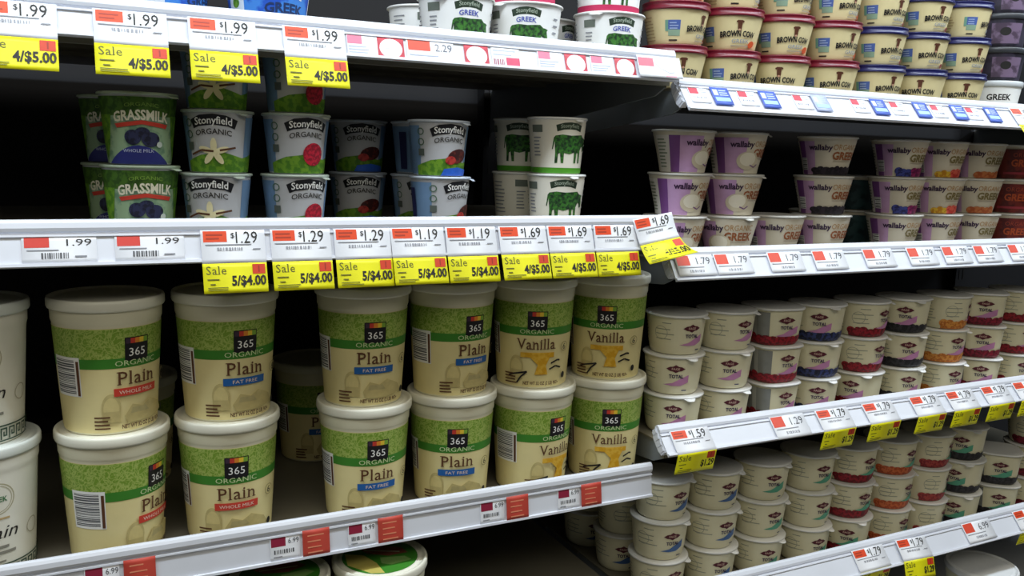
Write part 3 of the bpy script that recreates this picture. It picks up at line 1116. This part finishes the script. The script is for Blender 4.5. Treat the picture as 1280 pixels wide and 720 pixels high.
# ------------------------------------------------------------------ price tags
def tag_frame(key, x, s0=8.0, lift=3.2, extra=0.0):
    """point on a rail face s0 mm below its top; returns location and tilt"""
    sh = SHELF[key]
    ty, tz, ny, nz, L = sh['fr']
    loc = W(x, sh['yf'] + ty * s0 + ny * lift, sh['zt'] + tz * s0 + nz * lift)
    return loc, math.atan2(ty, tz * -1) * 1.0


def sheet(mb, w, v0, v1, mat, fn, th=0.35):
    p = Print(mb, fn, 5.0, 0.0)
    n = max(2, int((v0 - v1) / 4))
    vs, fs = [], []
    for j in range(n + 1):
        v = v0 + (v1 - v0) * j / n
        vs += [fn(0, v, 0), fn(w, v, 0), fn(0, v, -th), fn(w, v, -th)]
    for j in range(n):
        k = 4 * j
        fs += [(k, k + 4, k + 5, k + 1), (k + 2, k + 3, k + 7, k + 6), (k, k + 2, k + 6, k + 4), (k + 1, k + 5, k + 7, k + 3)]
    fs += [(0, 1, 3, 2), (4 * n, 4 * n + 2, 4 * n + 3, 4 * n + 1)]
    mb.add(vs, fs, mat, True)


def white_face(p, w, price, h=35):
    p.rect(w * .035, w * .40, -h * .36, -h * .03, ORANGE)
    p.lines(w * .08, -h * .12, w * .26, 2, h * .11, M('#a83418', 0.5, 0.02), h * .05)
    if price:
        p.text(price, w * .71, -h * .40, h * .35, INK, w=w * .34)
        p.text('$', w * .49, -h * .24, h * .16, INK)
        p.off -= p.dl
    p.rect(w * .06, w * .78, -h * .46, -h * .43, GREYINK)
    p.bars(w * .24, w * .66, -h * .62, -h * .53, M('#9a9ca4', 0.6, 0.02), True, 16)
    p.rect(w * .80, w * .92, -h * .60, -h * .57, GREYINK)


def yellow_face(p, w, deal, v0, h=31):
    p.text('Sale', w * .05, v0 - h * .37, h * .28, M('#5a5a14', 0.6, 0.02), w=w * .31, serif=True, align='l')
    p.rect(w * .77, w * .97, v0 - h * .38, v0 - h * .05, M('#cf3c1c', 0.5, 0.05))
    p.rect(w * .86, w * .88, v0 - h * .32, v0 - h * .1, M('#9c2a14', 0.5, 0.02))
    p.text(deal, w * .975, v0 - h * .75, h * .32, INK, w=w * (.54 if len(deal) > 5 else .34), bold=0.03, align='r')
    p.lines(w * .06, v0 - h * .52, w * .2, 1, 3, M('#6a6a14', 0.5, 0.02), 1.2)
    p.lines(w * .1, v0 - h * .68, w * .1, 1, 3, M('#6a6a14', 0.5, 0.02), 1.2)
    p.lines(w * .06, v0 - h * .80, w * .4, 2, 2.4, M('#6a6a14', 0.5, 0.02), 0.9)


def flat(u, v, o):
    return (u, -o, v)


def sale_tag(key, x, w, price, deal, label, group, s0=12.5, hang=0.0, roll=0.0, curl=None, lift=3.4, kink=0.0):
    loc, tilt = tag_frame(key, x, s0, lift)
    root = link('sale_tag', None, None, loc)
    root.rotation_euler = (tilt + hang, 0, 0)
    root.rotation_euler.rotate_axis('Y', roll)
    root.empty_display_size = 0.02
    tag(root, label, 'price tag', group)
    fn = flat if not curl else (lambda u, v, o: (u, -o - curl * max(0, -v - 20) ** 2 / 60.0 * (0.35 + 0.65 * u / w), v + abs(curl) * max(0, -v - 40) ** 2 / 140.0))
    mb = MB()
    sheet(mb, w, 0, -35, CARD, fn)
    white_face(Print(mb, fn, 9, 0.12), w, price)
    link('price_panel', mb.mesh('price_panel'), root)
    mb = MB()
    fy = lambda u, v, o: (fn(u, v - 35, o)[0], fn(u, v - 35, o)[1], fn(u, v - 35, o)[2] + 35)
    sheet(mb, w, 0, -31, YELLOW, fy)
    yellow_face(Print(mb, fy, 9, 0.12), w, deal, 0)
    q = link('sale_panel', mb.mesh('sale_panel'), root, (0, 0, -35 * MM))
    q.rotation_euler = (kink, 0, 0)           # the lower strip folds back towards the plumb line
    return root


def small_tag(key, x, w, h, label, group, face, base=CARD, s0=15.5, lift=1.6, roll=0.0, hang=0.0, name='price_tag'):
    loc, tilt = tag_frame(key, x, s0, lift)
    mb = MB()
    sheet(mb, w, 0, -h, base, flat)
    face(Print(mb, flat, 12, 0.12), w, h)
    o = link(name, mb.mesh(name), None, loc)
    o.rotation_euler = (tilt + hang, 0, 0)
    o.rotation_euler.rotate_axis('Y', roll)
    tag(o, label, 'price tag', group)
    return o


g = 'yellow sale tags on the upper left shelf'
for x, w, pos in ((-68, 65, 'leftmost'), (27, 65, 'second'), (111, 65, 'third'), (203, 65, 'rightmost')):
    sale_tag('A', x, w, '1.99', '4/$5.00', 'yellow sale tag 4/$5.00 under $1.99, %s of four, top left rail' % pos, g, s0=13, hang=-0.02)
g = 'yellow sale tags on the middle left shelf'
for x, price, deal, pos, hg in ((118, '1.29', '5/$4.00', 'leftmost of the three $1.29 tags', .0), (188, '1.29', '5/$4.00', 'middle one of the three $1.29 tags', .0),
                                (256, '1.29', '5/$4.00', 'rightmost of the three $1.29 tags', .0), (320.5, '1.19', '5/$4.00', 'left of the two $1.19 tags', -.03),
                                (387, '1.19', '5/$4.00', 'right of the two $1.19 tags', .0), (455, '1.69', '4/$5.00', 'first of the $1.69 tags, over a vanilla tub', -.04),
                                (521, '1.69', '4/$5.00', 'second of the $1.69 tags', -.03), (588, '1.69', '4/$5.00', 'third of the $1.69 tags, beside the curling one', .02)):
    sale_tag('B', x, 64, price, deal, 'yellow sale tag %s, %s' % (deal, pos), g, s0=12 if x < 600 else 10, hang=hg)
sale_tag('B', 648, 64, '1.69', '4/$5.00', 'bent yellow sale tag curling forward at the shelf end', g, s0=6, hang=0.0, roll=-0.16, curl=0.9, lift=4.6)


def f_flat(price):
    def f(p, w, h):
        p.rect(2, w * .36, -h * .42, -1, M('#d8453c', 0.5, 0.05))
        p.text(price, w * .76, -h * .36, h * .25, INK, w=w * .34)
        p.lines(4, -h * .5, w * .55, 1, 3, GREYINK, 1.2)
        p.bars(w * .25, w * .62, -h * .84, -h * .62, BARCODE, True, 18)
        p.rect(w * .7, w * .86, -h * .8, -h * .74, GREYINK)
    return f


for x, pos in ((-42, 'left'), (38, 'right')):
    small_tag('B', x, 64, 26, 'flat white tag $1.99 inside the middle left rail, %s of two' % pos, 'flat tags in the middle left rail', f_flat('1.99'))


def f_white(price):
    def f(p, w, h):
        p.rect(2, w * .36, -h * .50, -1, M('#dc4a30', 0.5, 0.06))
        if price:
            p.text(price, w * .72, -h * .46, h * .33, M('#4a4c54', 0.5, 0.02), w=w * .36)
        p.rect(w * .06, w * .7, -h * .62, -h * .58, GREYINK)
        p.bars(w * .3, w * .68, -h * .84, -h * .72, M('#9a9ca4', 0.6, 0.02), True, 14)
    return f


names_ = ['first', 'second', 'third', 'fourth', 'fifth', 'sixth', 'seventh', 'eighth', 'ninth']
for i, x in enumerate((714, 779, 874, 959, 1061, 1156, 1236, 1312, 1399)):
    small_tag('R2', x, 63, 31, 'white tag with red corner, %s from left on the second right rail' % names_[i], 'white tags on the second right rail', f_white('1.79'), s0=11.5, lift=3.3,
              hang=0.0)

# third right rail: white label, most with a yellow strip below
g = 'tags on the third right rail'
for i, (x, yl) in enumerate(((722, 1), (901, 1), (991, 1), (1089, 1), (1195, 1), (1281, 1), (1370, 1), (1454, 1))):
    if i == 1:
        small_tag('R3', x, 66, 35, 'plain white tag without yellow strip, second on the third right rail', g, f_white('1.29'), s0=11.5, lift=3.3)
    else:
        sale_tag('R3', x, 66, '1.59' if i == 0 else '1.79', '$1.29', 'white and yellow $1.29 tag, %s from left on the third right rail' % names_[i], g, s0=11.5, kink=0.95)
g = 'tags on the lowest right rail'
sale_tag('R4', 1098, 70, '1.79', '$1.29', 'white and yellow tag, leftmost on the lowest right rail', g, s0=11, kink=0.95)
sale_tag('R4', 1196, 68, '1.79', '$1.29', 'white and yellow tag bent askew, second on the lowest right rail', g, s0=11, roll=0.05, kink=0.4, lift=6.0)
small_tag('R4', 1362, 72, 34, 'plain white tag above the big white tub', g, f_white('6.99'), s0=11, lift=3.3)
sale_tag('R4', 1500, 70, '1.79', '$1.29', 'white and yellow tag at the right frame edge, lowest right rail', g, s0=11, kink=0.95)


# lower left rail: pairs of a white label and a red square
def f_label(p, w, h):
    p.rect(1, w * .52, -h * .42, -1, M('#8e1f3c', 0.5, 0.06))
    p.text('6.99', w * .79, -h * .34, h * .22, M('#55575c', 0.6, 0.02), w=w * .36)
    p.bars(w * .12, w * .8, -h * .72, -h * .55, BARCODE, True, 16)
    p.lines(w * .1, -h * .82, w * .3, 1, 3, GREYINK, 1.2)


def f_redsq(p, w, h):
    for q in (.2, .42, .64, .84):
        p.lines(w * .18, -h * q, w * .62, 1, 3, M('#e08a6a', 0.5, 0.03), 1.5)


for i, (x0, x1) in enumerate(((-3, 34), (184, 220), (273, 309), (442, 478), (553, 588))):
    small_tag('C', x0, 33, 27, 'white label with maroon corner, %s from left on the lower left rail' % names_[i], 'labels on the lower left rail', f_label)
    small_tag('C', x1, 31, 30, 'red square tag, %s from left on the lower left rail' % names_[i], 'red squares on the lower left rail', f_redsq, M('#c6483a', 0.5, 0.06), s0=13.2, lift=2.9)


# upper left rail: pink labels and red frames
def f_pink(p, w, h):
    p.rect(1, w * .5, -h * .42, -1, M('#e07a94', 0.5, 0.05))
    p.lines(2, -h * .52, w * .8, 3, h * .13, M('#b4bcd0', 0.5, 0.02), 1.2)


def f_frame(p, w, h):
    p.ell(w / 2, -h / 2, w * .43, h * .43, CARD, 24)
    p.rect(w * .25, w * .75, -h * .52, -h * .49, M('#c9c9d4', 0.5, 0.02))


def f_orange(p, w, h):
    p.rect(2, w * .5, -h * .52, -1, M('#e0503a', 0.5, 0.05))
    p.text('2.29', w * .78, -h * .5, h * .36, M('#6a6c78', 0.5, 0.02), w=w * .36)
    p.lines(3, -h * .72, w * .7, 1, 3, M('#b4bcd0', 0.5, 0.02), 1.2)


def f_red(p, w, h):
    p.lines(2, -h * .15, w * .8, 2, h * .2, M('#b4bcd0', 0.5, 0.02), 1.5)
    p.rect(w * .5, w * .98, -h * .98, -h * .5, M('#d04a6a', 0.5, 0.05))
    p.bars(2, w * .42, -h * .9, -h * .6, M('#a3586c', 0.5, 0.02), True, 8)


g = 'small labels on the upper left rail'
small_tag('A', 270, 34, 25, 'pink-cornered label right of the last top sale tag', g, f_pink)
small_tag('A', 337, 56, 24, 'orange and white $2.29 label on the top left rail', g, f_orange)
small_tag('A', 440, 36, 25, 'label with a rose block at its lower right, top left rail', g, f_red)
small_tag('A', 500, 34, 24, 'pink-cornered label mid way along the top left rail', g, f_pink)
small_tag('A', 573, 33, 24, 'pink-cornered label between the last two red rings', g, f_pink)
for x, pos in ((304, 'first'), (406, 'second'), (537, 'third'), (608, 'fourth')):
    small_tag('A', x, 30, 26, 'red square with a white disc, %s from left on top left rail' % pos, 'red ring tags on the upper left rail', f_frame, M('#d4505c', 0.5, 0.05))


def f_flap(p, w, h):
    p.rect(1, 24, -h * .5, -3, M('#d46a7c', 0.5, 0.05))
    p.stroke([(24, -8), (34, -17), (46, -22), (54, -21)], 1.0, M('#b9bcc4', 0.5, 0.02))
    p.lines(40, -h * .9, 20, 1, 3, M('#e6a0b0', 0.5, 0.02), 1.5)


small_tag('A', 640, 66, 29, 'loose white plastic label strip curling at the upper left rail end', g, f_flap, s0=11, lift=4.5, hang=-0.06)


# highest right rail: red-cornered labels and blue tags
def f_blue(p, w, h):
    p.rect(w * .1, w * .35, -h * .45, -h * .12, M('#c8d4f0', 0.5, 0.02))
    p.lines(w * .42, -h * .15, w * .48, 3, h * .13, M('#b9c8ee', 0.5, 0.02), 1.6)
    p.rect(w * .1, w * .9, -h * .8, -h * .58, M('#9fc4e0', 0.5, 0.02))


def f_redc(p, w, h):
    p.rect(1, w * .5, -h * .42, -1, M('#c23a4c', 0.5, 0.05))
    p.lines(w * .56, -h * .12, w * .36, 2, h * .14, M('#b0b4c0', 0.5, 0.02), 1.2)
    p.bars(w * .15, w * .8, -h * .72, -h * .6, M('#8a8ea0', 0.6, 0.02), True, 12)


for i, x in enumerate((718, 799, 897, 1007, 1086, 1174, 1254)):
    small_tag('R1', x, 31, 25, 'white label with red corner, %s from left on the highest right rail' % names_[i], 'labels on the highest right rail', f_redc)
for i, x in enumerate((754, 836, 931, 1046, 1136, 1219, 1299)):
    small_tag('R1', x, 30, 29, 'blue tag, %s from left on the highest right rail' % names_[i], 'blue tags on the highest right rail', f_blue,
              M('#4a66c4' if i != 2 else '#b4bede', 0.5, 0.06), s0=14, lift=2.9)
sale_tag('R1', 1364, 66, '1.79', '4/$5.00', 'yellow sale tag at the far right of the highest right rail', 'tags on the highest right rail', s0=11.5)
